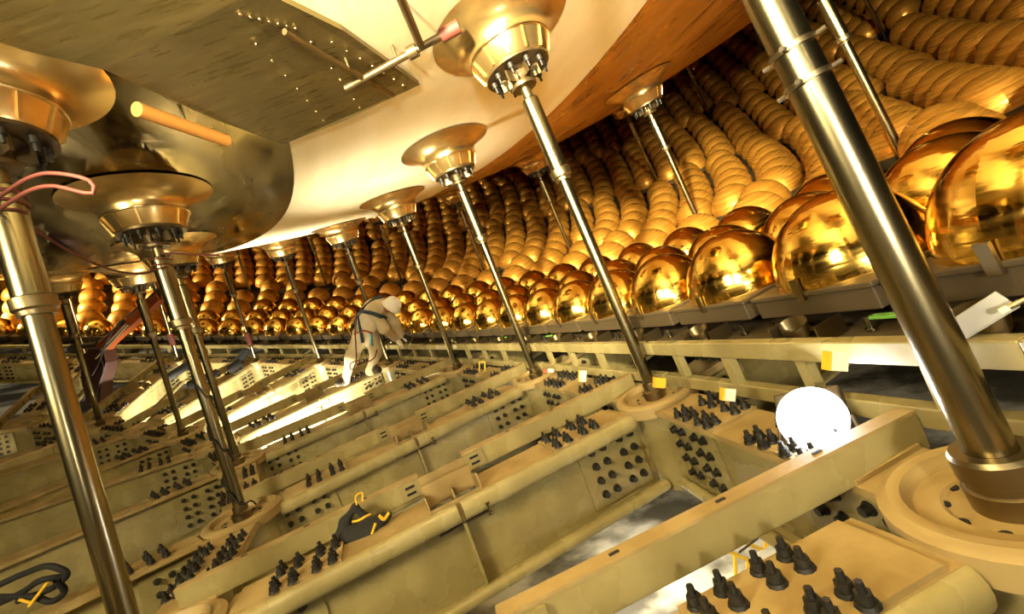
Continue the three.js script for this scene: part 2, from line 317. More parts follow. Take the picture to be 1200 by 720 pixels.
// ---------------------------------------------------------------- gold domes
const domeGeo = (ws, hs, rd = .268, hh = .3) => { const g = new THREE.SphereGeometry(1, ws, hs, 0, Math.PI * 2, 0, Math.PI / 2); g.scale(rd, hh, rd); g.computeVertexNormals(); return g; };
const domeHi = domeGeo(48, 20), domeMid = domeGeo(32, 14), domeLow = domeGeo(20, 9);
const trayGeo = merge([box(.545, .02, .545, 0, -.01, 0, .006), box(.525, .085, .525, 0, -.055, 0, .006)]);
const trayFar = new THREE.CylinderGeometry(.27, .25, .1, 16).translate(0, -.05, 0);
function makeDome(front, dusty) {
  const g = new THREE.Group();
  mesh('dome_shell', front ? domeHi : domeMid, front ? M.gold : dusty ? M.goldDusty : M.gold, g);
  mesh('tray', front ? trayGeo : trayFar, M.dark, g);
  if (front) {
    const mouth = new THREE.CylinderGeometry(.042, .036, .05, 24, 1, true); const p = mouth.attributes.position;
    for (let i = 0; i < p.count; i++) p.setY(i, p.getY(i) + p.getX(i) * .45);
    mouth.scale(.9, 1, 1.5); mouth.computeVertexNormals(); mouth.translate(-.325, -.128, -.04);
    M.scoop ||= Object.assign(M.steelDull.clone(), { side: THREE.DoubleSide });
    mesh('scoop_pipe', mouth, M.scoop, g);
    mesh('scoop_throat', new THREE.CylinderGeometry(.036, .036, .004, 24).scale(.9, 1, 1.5).translate(-.325, -.145, -.04), M.black, g);
    mesh('bracket_plate', box(.12, .006, .21, -.32, -.166, 0), M.steelDull, g);
    for (const z of [-.108, .108]) mesh('bracket_side', box(.12, .07, .006, -.32, -.134, z), M.steelDull, g);
    for (const z of [-.21, .21]) mesh('screw', [cyl(.006, .006, .045, -.275, -.16, z, 8), cyl(.012, .012, .01, -.275, -.165, z, 8)], M.steel, g);
    mesh('clip', box(.012, .085, .032, -.276, .012, .0), M.steelDull, g);
    mesh('screw', [cyl(.006, .006, .045, -.275, -.16, .2, 8), cyl(.012, .012, .01, -.275, -.165, .2, 8)], M.steel, g);
    mesh('screw', [cyl(.006, .006, .045, -.275, -.16, -.2, 8), cyl(.012, .012, .01, -.275, -.165, -.2, 8)], M.steel, g);
  }
  return g;
}
const spots = [];
// front row
const ED = .458;
for (let k = -24; k <= 8; k++) spots.push({ s: 9.925, phi: 33.09 - 3.69 * k, row: 0, k });
const zones = [[10.5, 12.5, 3.83], [13.0, 15.8, 2.87], [16.25, 19.1, 2.3], [19.55, 26, 1.92]];
let row = 1; const postHoles = [];
const D_POSTS = [[12.62, 18.3, 1], [12.35, 28.0, 1], [12.79, 42.03, 1], [12.52, 52.55, 1], [12.565, 65.5, 1], [12.64, 77.64, 1], [12.42, 88.44, 1]];
const E_POSTS = [[15.99, 40.8], [15.75, 77.48], [15.9, 64.5]], F_POSTS = [[19.3, 40.28], [19.04, 27.92], [18.9, 75.2]];
for (const p of [...D_POSTS, ...E_POSTS, ...F_POSTS]) postHoles.push([p[0] - .02, p[1]]);
const arc = (s, p, s2, p2) => P(s, p, .45).distanceTo(P(s2, p2, .45));
for (const [s0, s1, dp] of zones) {
  const n = Math.round((s1 - s0) / .605), ds = (s1 - s0) / n;
  for (let i = 0; i <= n; i++, row++) {
    const s = s0 + ds * i, off = (row % 2 ? .5 : 0) * dp, lim = s < 16 ? 118 : 100;
    for (let ph = -14 + off; ph < lim; ph += dp) {
      if (postHoles.some(h => arc(s, ph, ...h) < .3)) continue;
      spots.push({ s: s + (rnd() - .5) * .03, phi: ph + (rnd() - .5) * .06, row });
    }
  }
}
// keep what the camera can see, nearest first
const proj = p => { const v = p.clone().project(camera); return [600 + v.x * 600, 360 - v.y * 360, v.z]; };
const vis = spots.map(o => { const p = P(o.s, o.phi, ED + .12), q = proj(p); return { ...o, d: distTo(p), x: q[0], y: q[1], z: q[2] }; })
  .filter(o => o.row === 0 ? (o.z < 1 && o.x > -60 && o.x < 1330 && o.k < 9) : (o.z < 1 && o.x > -130 && o.x < 1400 && o.y > -160 && o.y < 760)).sort((a, b) => a.d - b.d);
const frontProto = makeDome(true), proto = makeDome(false, false), protoDusty = makeDome(false, true);
const frontVis = vis.filter(o => o.row === 0).sort((a, b) => b.k - a.k), rest = vis.filter(o => o.row);
function addDome(pr, o, label, group) {
  const g = pr.clone(), f = at(o.s, o.phi, ED); g.name = numbered('gold_dome'); g.position.copy(f.p); g.quaternion.copy(basis(f));
  if (o.row) g.rotateY(rnd() * 6.28); scene.add(g); tag(g, label, 'dome', group);
}
frontVis.forEach((o, i) => addDome(frontProto, o, i === 0 ? 'huge mirror gold dome cut by the right edge of the photo' : ORD[i] + ' mirror gold dome from the right edge, in the front row', 'front row of gold domes'));
const few = rest.slice(0, 300 - frontVis.length), rowOrder = {};
few.forEach(o => { (rowOrder[o.row] ||= []).push(o); });
for (const r of Object.keys(rowOrder)) rowOrder[r].sort((a, b) => a.phi - b.phi).forEach((o, i) =>
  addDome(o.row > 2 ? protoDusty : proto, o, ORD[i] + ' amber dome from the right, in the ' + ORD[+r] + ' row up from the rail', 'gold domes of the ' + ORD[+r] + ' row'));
const far = rest.slice(300 - frontVis.length);
{
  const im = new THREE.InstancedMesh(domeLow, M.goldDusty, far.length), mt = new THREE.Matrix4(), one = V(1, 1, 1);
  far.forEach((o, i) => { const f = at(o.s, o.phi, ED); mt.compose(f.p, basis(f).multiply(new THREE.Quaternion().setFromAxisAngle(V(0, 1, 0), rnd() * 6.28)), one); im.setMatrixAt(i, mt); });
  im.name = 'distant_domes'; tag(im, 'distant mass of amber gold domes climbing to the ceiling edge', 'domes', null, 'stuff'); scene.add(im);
}

// ---------------------------------------------------------------- posts with flared cups
const ribGeo = Array.from({ length: 12 }, (_, k) => box(.01, .1, .012, 0, 0, 0).rotateX(.36).translate(0, .055, .222).rotateY(k / 12 * Math.PI * 2));
const cupGeo = (() => { const p = []; for (let i = 0; i <= 14; i++) { const t = i / 14; p.push([.245 + .175 * Math.pow(t, 1.7), .105 + (.255 - .105) * Math.pow(t, .62)]); } return lathe(p, 64); })();
const skirtGeo = lathe([[.19, 0], [.2, .012], [.238, .105]], 64);
const rimGeo = new THREE.TorusGeometry(.243, .008, 8, 64).rotateX(Math.PI / 2).translate(0, .108, 0);
const plateGeo = lathe([[.0, -.012], [.195, -.012], [.195, .004], [0, .004]], 48);
const hubGeo = lathe([[.0, -.115], [.06, -.115], [.075, -.112], [.078, -.095], [.064, -.088], [.06, -.06], [.07, -.03], [.1, -.012], [0, -.012]], 32);
const finGeo = Array.from({ length: 6 }, (_, k) => box(.012, .07, .06, 0, -.045, .09).rotateY(k * Math.PI / 3));
const dropBolt = merge([new THREE.CylinderGeometry(.017, .017, .028, 6).translate(0, -.026, 0), new THREE.CylinderGeometry(.008, .008, .04, 8).translate(0, -.052, 0)]);
function post(s, phi, label, o = {}) {
  const e0 = o.e0 ?? 0, f = at(s, phi, e0), H = 2.1 - e0, g = thing('support_post', label, 'post', f.p, basis(f), o.group);
  const r1 = o.r1 || .034, r2 = o.r2 || .05, top = new THREE.Group(); top.name = 'cup_head'; top.position.y = H; g.add(top);
  mesh('base_collar', lathe([[0, 0], [r1 + .028, 0], [r1 + .03, .05], [r1 + .012, .06], [r1 + .012, .1], [0, .1]], 28), M.steelDull, g);
  mesh('lower_tube', cyl(r1, r1, H * .68, 0, .02, 0, 28), M.steel, g);
  mesh('collar', lathe([[0, H * .668], [r1 + .012, H * .668], [r1 + .014, H * .676], [r2 + .01, H * .68], [r2 + .012, H * .7], [r2 + .002, H * .703], [0, H * .703]], 28), M.steelDull, g);
  mesh('sleeve', lathe([[0, H * .7], [r2, H * .7], [r2, H - .19], [r2 * .8, H - .18], [0, H - .18]], 28), M.steel, g);
  mesh('neck_rod', cyl(.03, .03, .1, 0, H - .2, 0, 18), M.steelDull, g);
  mesh('flared_cup', cupGeo, M.cup, top); mesh('rim_ring', rimGeo, M.rim, top);
  mesh('ribbed_skirt', skirtGeo, M.cup, top); const close = distTo(f.p) < 6.5; if (close) ribGeo.forEach(r => mesh('rib', r, M.cup, top)); else mesh('ribs', ribGeo, M.cup, top).userData.kind = 'stuff';
  mesh('bolt_plate', plateGeo, M.hub, top); mesh('hub', hubGeo, M.hub, top); if (close) finGeo.forEach(r => mesh('fin', r, M.hub, top)); else mesh('fins', finGeo, M.hub, top).userData.kind = 'stuff';
  for (let k = 0; k < 10; k++) { const a = k / 10 * Math.PI * 2 + phi; const b = mesh('bolt', dropBolt, M.bolt, top); b.position.set(.155 * Math.cos(a), -.005, .155 * Math.sin(a)); }
  return g;
}
const postAt = {};
postAt.right = post(9.345, phiA[2], 'thick steel post crossing the right side down to a round cap plate', { r1: .044, r2: .055 });
[[3, 'tall steel post left of the floodlight, under the sharp gold cup'], [4, 'steel post under the second largest bright cup, left of the tall post'], [5, 'steel post right of the worker, third bright cup'],
 [6, 'steel post directly behind the worker'], [7, 'steel post just left of the worker'], [8, 'thin far post with dark red wrap, left of the worker'], [9, 'thin far post with dark red wrap, beside the crane tip'], [10, 'farthest thin post left of the crane arm']]
  .forEach(([i, l]) => { postAt[i] = post(SA, phiA[i], l); });
postAt.near = post(SC, 15.2, 'big foreground steel post at the left edge tied with red cord', { r1: .042, r2: .056 });
postAt.wire = post(SC, 28.2, 'steel post with black wire coiled around it, left of centre', { r2: .055, r1: .037 });
postAt.c5 = post(SC, 43.0, 'steel post half hidden behind the wire-wrapped post');
post(SC, 61.1, 'steel post right of the crane arm on a round cap plate'); post(SC, 78.3, 'steel post left of the crane arm on a round cap plate');
const inField = ['near the upper right corner', 'behind the tall post', 'behind the second bright cup', 'behind the third bright cup', 'above the worker', 'left of the worker', 'at the far left'];
D_POSTS.forEach(([s, p], i) => post(s, p, 'post standing among the gold domes ' + inField[i] + ', lower row', { e0: .33, group: 'posts among the domes' }));
E_POSTS.forEach(([s, p], i) => post(s, p, 'thin post among the domes in the middle row, ' + ['right of the tall post', 'far left', 'behind the worker'][i], { e0: .33, group: 'posts among the domes' }));
F_POSTS.forEach(([s, p], i) => post(s, p, 'slender post far up among the domes, ' + ['nearest the ceiling edge', 'at the top right corner', 'far left'][i], { e0: .33, group: 'posts among the domes' }));

// coupling clamps on the right-hand post
{
  const g = postAt.right;
  for (const y of [1.02, 1.1]) {
    mesh('clamp_ring', lathe([[.044, y - .006], [.05, y - .006], [.05, y + .006], [.044, y + .006]], 28), M.steelDull, g);
    for (let k = 0; k < 4; k++) mesh('clamp_bolt', new THREE.CylinderGeometry(.006, .006, .022, 6).rotateZ(Math.PI / 2).translate(.056, 0, 0).rotateY(k * Math.PI / 2 + .5).translate(0, y, 0), M.dark, g);
  }
  mesh('socket', lathe([[.045, .0], [.066, .0], [.066, .07], [.074, .075], [.074, .12], [.068, .13], [.045, .13]], 32), M.steelDull, g);
}
// dark red wraps on two far posts
for (const i of [8, 9]) {
  const w = mesh('wrap', lathe([[.036, .35], [.05, .36], [.055, .5], [.048, .62], [.036, .63]], 14), M.cord, postAt[i]); w.userData.label = 'dark red cloth wrap';
}

// ---------------------------------------------------------------- sheet, tubes and bar added as solid stand-ins for ceiling reflections
{
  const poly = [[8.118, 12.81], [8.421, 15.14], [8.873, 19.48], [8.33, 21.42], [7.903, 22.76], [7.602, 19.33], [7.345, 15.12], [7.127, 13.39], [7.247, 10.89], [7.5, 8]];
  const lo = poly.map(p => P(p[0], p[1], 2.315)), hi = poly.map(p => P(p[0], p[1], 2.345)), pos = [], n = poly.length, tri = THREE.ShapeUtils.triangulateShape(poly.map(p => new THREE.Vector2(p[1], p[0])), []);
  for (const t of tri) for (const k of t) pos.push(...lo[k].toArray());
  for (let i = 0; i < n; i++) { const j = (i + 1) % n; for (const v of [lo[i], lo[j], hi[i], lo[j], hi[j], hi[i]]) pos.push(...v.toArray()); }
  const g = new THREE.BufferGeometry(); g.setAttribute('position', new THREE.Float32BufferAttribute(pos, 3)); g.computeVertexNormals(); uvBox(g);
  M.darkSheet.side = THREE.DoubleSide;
  tag(mesh('reflection_sheet', g, M.darkSheet), 'dark sheet with dots, added for a reflection at the top left of the ceiling', 'sheet');
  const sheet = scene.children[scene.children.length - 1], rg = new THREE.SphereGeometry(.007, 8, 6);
  for (const [a, b] of [[[8.35, 15.6], [8.75, 19.2]], [[8.25, 15.4], [8.45, 20.4]], [[8.0, 15], [8.2, 21]], [[8.0, 13.6], [8.2, 14.6]]]) for (let k = 0; k < 7; k++) mesh('reflection_dot', rg, M.rim, sheet).position.copy(P(a[0] + (b[0] - a[0]) * k / 6, a[1] + (b[1] - a[1]) * k / 6, 2.313));  // pale dots stand for bolts reflected in the ceiling
}
function ceilTube(px0, px1, r, label, mat, name = 'reflection_tube') {  // solid tube on an invented hanger, stands for a reflected one
  const A = P(px0[0], px0[1], 2.27), B = P(px1[0], px1[1], 2.27), g = thing(name, label, 'tube', A, null);
  mesh('tube', rod(V(0, 0, 0), B.clone().sub(A), r, 14), mat, g);
  const m = at((px0[0] + px1[0]) / 2, (px0[1] + px1[1]) / 2, 2.27); m.p.sub(A);
  mesh('added_hanger', rod(m.p, m.p.clone().addScaledVector(m.up, .1), .008, 8), M.steelDull, g);
  return [g, A, B];
}
ceilTube([8.692, 13.13], [8.821, 16.18], .021, 'brown tube added for a reflected scaffold tube coming down from the top edge', M.hub);
{
  const [g, A, B] = ceilTube([8.364, 18.05], [9.014, 15.77], .019, 'brown tube added for a reflected scaffold tube slanting up to a rusty cap', M.hub);
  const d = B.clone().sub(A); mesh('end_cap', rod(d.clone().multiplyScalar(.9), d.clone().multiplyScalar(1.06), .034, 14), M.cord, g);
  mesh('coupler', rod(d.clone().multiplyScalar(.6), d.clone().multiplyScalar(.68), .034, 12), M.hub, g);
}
ceilTube([8.148, 14.22], [8.66, 19.28], .014, 'thin yellowish tube added for a reflection along the dark sheet', M.steelDull);
ceilTube([7.331, 17.04], [7.598, 20.62], .034, 'short ochre bar added for a reflection in the gold ceiling at left', M.ochre = new THREE.MeshStandardMaterial({ color: 0xc08438, roughness: .6 }), 'reflection_bar');  // solid bar made from an ochre patch reflected in the ceiling

// ---------------------------------------------------------------- fittings of the floodlight, underfloor lamps and added unseen lights
LAMPS.forEach((l, i) => {
  const g = thing('flood_or_added_light', ['glaring white floodlight in front of the ladder rail', 'floodlight under the floor lighting the far girder webs', 'second floodlight under the floor toward the crane arm', 'added unseen light behind the camera brightening the cream ceiling', 'added unseen fill light behind the camera over the near girders', 'added unseen light behind the camera for the near domes', 'added unseen light behind the camera for the far domes', 'large lamp over the lower floor at left', 'added unseen lamp brightening the lower floor at right', 'third floodlight under the floor behind the crane arm', 'added hidden uplight in the bay left of the third post', 'added hidden uplight in the bay left of the worker', 'added unseen light beyond the left edge for the domes', 'added unseen lamp brightening the lower floor below the rail', 'added unseen lamp brightening the lower floor under the near domes'][i], 'floodlight', l.pos);
  g.lookAt(l.target);  // housings on the added lights are invented along with them
  mesh('housing', [box(l.w + .03, l.h + .03, .05, 0, 0, -.032, .008), box(l.w * .5, l.h * .5, .04, 0, 0, -.07)], M.dark, g);
  mesh('glowing_lens', i === 0 ? new THREE.CylinderGeometry(.105, .105, .006, 40).rotateX(Math.PI / 2).translate(0, 0, -.006) : box(l.w, l.h, .004, 0, 0, -.006), new THREE.MeshStandardMaterial({ color: 0xffffff, emissive: l.color, emissiveIntensity: i === 0 ? 14 : 3 }), g);
  mesh('bracket', tube([V(-l.w / 2 - .02, 0, -.03), V(-l.w / 2 - .03, -l.h * .7, -.03), V(l.w / 2 + .03, -l.h * .7, -.03), V(l.w / 2 + .02, 0, -.03)], .008, 24, 6), M.dark, g);
});

// ---------------------------------------------------------------- cords
{
  const fn = at(SC, 15.2, 0), a = y => fn.p.clone().addScaledVector(fn.up, y), fw = at(SC, 28.2, 0), b = y => fw.p.clone().addScaledVector(fw.up, y);
  const ring = (f, y, r, k) => { const o = []; for (let i = 0; i <= k; i++) { const t = i / 10 * Math.PI * 2; o.push(f.p.clone().addScaledVector(f.up, y + .004 * i).addScaledVector(f.out, r * Math.cos(t)).addScaledVector(f.side, r * Math.sin(t))); } return o; };
  const A = a(1.83), B = b(1.86), dir = B.clone().sub(A), pts = ring(fn, 1.8, .06, 26);
  for (let i = 1; i < 12; i++) { const t = i / 12; pts.push(A.clone().addScaledVector(dir, t).addScaledVector(fn.up, -.14 * 4 * t * (1 - t))); }
  pts.push(...ring(fw, 1.85, .055, 22)); pts.push(B.clone().addScaledVector(fw.out, .34).addScaledVector(fw.up, .0));
  const g = thing('red_cord', 'dark red cord strung from the left foreground post to the wire-wrapped post', 'cord', V(0, 0, 0));
  mesh('cord', tube(pts, .0065, 260, 6), M.cord, g);
  const lp = [a(1.84).addScaledVector(fn.side, .06), seen(60, 203, 1.32), seen(108, 214, 1.32), seen(110, 226, 1.32), seen(60, 218, 1.32), a(1.8).addScaledVector(fn.side, .06)];
  mesh('loop', tube(lp, .0065, 60, 6), M.cord, g);
  const w = []; for (let i = 0; i <= 60; i++) { const t = i / 60, r = .044 + (t < .15 ? .05 * (1 - t / .15) : 0), an = t * 15; w.push(fw.p.clone().addScaledVector(fw.up, .06 + .95 * t + .02 * Math.sin(i)).addScaledVector(fw.out, r * Math.cos(an)).addScaledVector(fw.side, r * Math.sin(an))); }
  tag(mesh('black_wire', tube(w, .006, 240, 6), M.black), 'thin black wire spiralling up the post left of centre', 'wire');
}

// ---------------------------------------------------------------- marching-cubes helper for soft bodies
function blob(bones, cell, pad, k, colorAt) {
  const bb = new THREE.Box3(); for (const b of bones) { bb.expandByPoint(b.a); bb.expandByPoint(b.b); }
  const mr = Math.max(...bones.map(b => Math.max(b.ra, b.rb))) + pad; bb.expandByScalar(mr);
  const c = bb.getCenter(V(0, 0, 0)), half = Math.max(...bb.getSize(V(0, 0, 0)).toArray()) / 2, res = Math.min(150, Math.ceil(2 * half / cell));
  const mc = new MarchingCubes(res, M.white, false, false, 400000); mc.isolation = 0;
  const p = V(0, 0, 0), ab = V(0, 0, 0), h = res / 2;
  const field = q => {
    let s = 0;
    for (const b of bones) { ab.subVectors(b.b, b.a); const l2 = ab.lengthSq() || 1e-9, t = clamp(V(q.x - b.a.x, q.y - b.a.y, q.z - b.a.z).dot(ab) / l2), dx = q.x - b.a.x - ab.x * t, dy = q.y - b.a.y - ab.y * t, dz = q.z - b.a.z - ab.z * t; s += Math.exp(-k * (Math.sqrt(dx * dx + dy * dy + dz * dz) - (b.ra + (b.rb - b.ra) * t))); }
    return Math.log(s + 1e-30) / k;
  };
  for (let z = 0; z < res; z++) for (let y = 0; y < res; y++) for (let x = 0; x < res; x++) {
    p.set((x - h) / h * half + c.x, (y - h) / h * half + c.y, (z - h) / h * half + c.z); mc.field[x + y * res + z * res * res] = field(p);
  }
  mc.update(); const n = mc.count, pos = new Float32Array(n * 3);
  for (let i = 0; i < n; i++) { pos[i * 3] = mc.positionArray[i * 3] * half + c.x; pos[i * 3 + 1] = mc.positionArray[i * 3 + 1] * half + c.y; pos[i * 3 + 2] = mc.positionArray[i * 3 + 2] * half + c.z; }
  const g = new THREE.BufferGeometry(); g.setAttribute('position', new THREE.BufferAttribute(pos, 3)); g.setAttribute('normal', new THREE.BufferAttribute(mc.normalArray.slice(0, n * 3), 3));
  if (colorAt) { const col = new Float32Array(n * 3), cc = new THREE.Color(); for (let i = 0; i < n; i++) { p.fromArray(pos, i * 3); colorAt(p, cc); cc.toArray(col, i * 3); } g.setAttribute('color', new THREE.BufferAttribute(col, 3)); }
  // outward normals from the field
  const nn = g.attributes.normal, e = .004; for (let i = 0; i < n; i++) { p.fromArray(pos, i * 3); const f0 = field(p); const gx = field(V(p.x + e, p.y, p.z)) - f0, gy = field(V(p.x, p.y + e, p.z)) - f0, gz = field(V(p.x, p.y, p.z + e)) - f0, l = Math.hypot(gx, gy, gz) || 1; nn.setXYZ(i, -gx / l, -gy / l, -gz / l); }
  return g;
}
const depthOf = p => -p.clone().applyMatrix4(camera.matrixWorldInverse).z;
camera.matrixWorldInverse.copy(camera.matrixWorld).invert();

// ---------------------------------------------------------------- the worker
{
  const F1 = at(8.45, 50.8, .14), d = depthOf(F1.p), dr = depthOf(P(9.5, 45, .35));
  const J = {}, j = (n, x, y, dd) => (J[n] = seen(x, y, dd));
  j('ankL', 404, 446, d); j('toeL', 396, 450, d - .12); j('kneeL', 412, 419, d - .1); j('hipL', 423, 393, d - .02);
  j('ankR', 434, 435, d + .15); j('toeR', 444, 434, d + .05); j('kneeR', 441, 412, d - .02); j('hipR', 434, 391, d + .12);
  j('pelvis', 428, 388, d + .04); j('waist', 432, 376, d); j('chest', 440, 364, d - .05); j('neck', 451, 357, d - .12); j('head', 459, 359, d - .18);
  j('shN', 438, 364, d - .2); j('elN', 450, 385, d - .3); j('wrN', 463, 397, dr - .04); j('shF', 447, 359, d + .12); j('elF', 462, 378, d - .05); j('wrF', 471, 393, dr + .02);
  const B = (a, b, ra, rb) => ({ a: J[a], b: J[b], ra, rb });
  const bones = [B('ankL', 'kneeL', .058, .078), B('kneeL', 'hipL', .082, .112), B('ankL', 'toeL', .052, .045), B('ankR', 'kneeR', .058, .078), B('kneeR', 'hipR', .082, .112), B('ankR', 'toeR', .052, .045),
    B('pelvis', 'waist', .15, .145), B('waist', 'chest', .15, .165), B('chest', 'neck', .14, .075), B('neck', 'head', .062, .085), B('shN', 'elN', .08, .066), B('elN', 'wrN', .066, .05), B('shF', 'elF', .08, .066), B('elF', 'wrF', .066, .05), B('shN', 'chest', .09, .12), B('shF', 'chest', .09, .12)];
  const cloth = new THREE.Color(0xb3a078), skin = new THREE.Color(0xa8704a), boot = new THREE.Color(0x3b3226);
  const g = thing('person', 'person in cream coverall, white helmet and dark harness bending over the ladder rail', 'person', F1.p, null);
  const near = (p, k, r) => p.distanceTo(J[k]) < r;
  const bodyG = blob(bones, .013, .05, 34, (p, c) => { c.copy(cloth); if (near(p, 'head', .12)) c.copy(skin); else if (near(p, 'toeL', .1) || near(p, 'toeR', .1)) c.copy(boot); });
  // both hands, fingers closed on the rail and the tool
  const handBones = [];
  for (const [w, sx] of [['wrN', 1], ['wrF', -1]]) {
    const o = J[w], px = seen(471, 404, dr).sub(J.wrN).normalize(), up = at(9.5, 45, .35).up, sd = new THREE.Vector3().crossVectors(px, up).normalize();
    const pt = (f, s, u) => o.clone().addScaledVector(px, f).addScaledVector(sd, s).addScaledVector(up, u);
    handBones.push({ a: pt(.02, 0, 0), b: pt(.09, 0, -.005), ra: .032, rb: .036 });
    for (let k = 0; k < 4; k++) { const s = (k - 1.5) * .02, l = [.036, .042, .04, .03][k]; handBones.push({ a: pt(.1, s, 0), b: pt(.1 + l, s * 1.1, -.008), ra: .0095, rb: .009 }, { a: pt(.1 + l, s * 1.1, -.008), b: pt(.1 + l * 1.2, s * 1.1, -.045), ra: .009, rb: .008 }); }
    handBones.push({ a: pt(.04, .034 * sx, -.005), b: pt(.085, .05 * sx, -.03), ra: .012, rb: .01 });
  }
  const handsG = [blob(handBones.slice(0, 10), .0035, .02, 180), blob(handBones.slice(10), .0035, .02, 180)];
  for (const h of handsG) { const c = new Float32Array(h.attributes.position.count * 3); for (let i = 0; i < c.length; i += 3) { c[i] = .72; c[i + 1] = .64; c[i + 2] = .46; } h.setAttribute('color', new THREE.BufferAttribute(c, 3)); }
  const toG = q => q.translate(-F1.p.x, -F1.p.y, -F1.p.z);
  const skinM = new THREE.MeshStandardMaterial({ vertexColors: true, roughness: .85 });
  mesh('body', toG(mergeGeometries([bodyG, ...handsG])), skinM, g);
  // helmet
  const hUp = seen(466, 349, d - .22).sub(J.head).normalize(), hq = new THREE.Quaternion().setFromUnitVectors(V(0, 1, 0), hUp);
  const helm = lathe([[0, .135], [.05, .13], [.095, .1], [.122, .05], [.13, 0], [.15, -.012], [.15, -.018], [.128, -.012], [.118, .04], [.09, .09], [0, .125]], 32);
  const hm = mesh('helmet', helm, M.white, g); hm.quaternion.copy(hq); hm.position.copy(J.head).sub(F1.p).addScaledVector(hUp, .005);
  const hr = mesh('helmet_ridge', tube([V(-.11, .075, 0), V(-.06, .125, 0), V(0, .14, 0), V(.06, .125, 0), V(.11, .075, 0)], .009, 20, 6), M.white, hm);
  // face: nose, eyes, mouth, ears on the lowered head
  const fdir = seen(470, 372, d - .3).sub(J.head).normalize(), fs = new THREE.Vector3().crossVectors(fdir, hUp).normalize(), fp = (a, b, c) => J.head.clone().addScaledVector(fdir, a).addScaledVector(fs, b).addScaledVector(hUp, c).sub(F1.p);
  const sk = new THREE.MeshStandardMaterial({ color: 0xa8704a, roughness: .8 });
  const sph = (r, p) => new THREE.SphereGeometry(r, 12, 8).translate(...p.toArray());
  mesh('nose', rod(fp(.082, 0, -.005), fp(.1, 0, -.03), .012, 8), sk, g);
  mesh('ear', sph(.022, fp(.0, .085, -.02)), sk, g); mesh('ear', sph(.022, fp(.0, -.085, -.02)), sk, g);
  mesh('eye', sph(.009, fp(.08, .03, -.002)), M.black, g); mesh('eye', sph(.009, fp(.08, -.03, -.002)), M.black, g);
  mesh('mouth', rod(fp(.083, -.02, -.052), fp(.083, .02, -.052), .005, 6), M.cord, g);
  // harness straps lie on the cloth: each point is pulled on to the body surface
  const fieldD = q => { let m = 9; const ab = V(0, 0, 0), w = V(0, 0, 0); for (const b of bones) { ab.subVectors(b.b, b.a); w.subVectors(q, b.a); const t = clamp(w.dot(ab) / ab.lengthSq()); m = Math.min(m, w.addScaledVector(ab, -t).length() - (b.ra + (b.rb - b.ra) * t)); } return m; };
  const strap = (name, list, mat, r = .016, lift = .012) => {
    const pts = list.map(([x, y]) => { let a = d - 1; for (let i = 0; i < 60; i++) { const q = seen(x, y, a), f = fieldD(q) - lift; if (f < .003) break; a += Math.max(f * .8, .004); if (a > d + .6) { a = d - .1; break; } } return seen(x, y, a).sub(F1.p); });
    return mesh(name, tube(pts, r, 30, 6), mat, g);
  };
  const navy = new THREE.MeshStandardMaterial({ color: 0x1d2a30, roughness: .8 });
  strap('shoulder_strap', [[448, 348], [440, 351], [432, 357], [425, 364], [419, 372], [415, 381]], navy, .034);
  strap('chest_strap', [[423, 365], [430, 366], [438, 368], [446, 371], [452, 373]], navy, .032);
  strap('back_strap', [[421, 368], [421, 378], [423, 390], [425, 402]], navy, .026);
  strap('belt', [[415, 392], [421, 390], [428, 388], [436, 391]], M.orange, .018);
  strap('leg_strap', [[434, 391], [435, 398], [436, 406]], new THREE.MeshStandardMaterial({ color: 0x4f8f96, roughness: .7 }), .02);
  const ly = [[418, 370], [416, 385], [417, 405], [417, 425], [412, 434], [410, 428], [418, 423], [428, 425], [438, 420], [442, 410]].map(([x, y]) => seen(x, y, d - .27).sub(F1.p));
  mesh('lanyard', tube(ly, .009, 60, 6), M.cord, g);
  // tool in the far hand
  const t = thing('power_tool', 'dark hand tool held by the bending worker at the rail', 'tool', J.wrF, null);
  const td = seen(481, 397, dr).sub(J.wrF);
  mesh('tool_body', rod(td.clone().multiplyScalar(.2), td, .034, 16), M.black, t); mesh('handle', rod(td.clone().multiplyScalar(.6), td.clone().multiplyScalar(.6).add(V(.0, -.1, .03)), .018, 10), M.black, t);
}

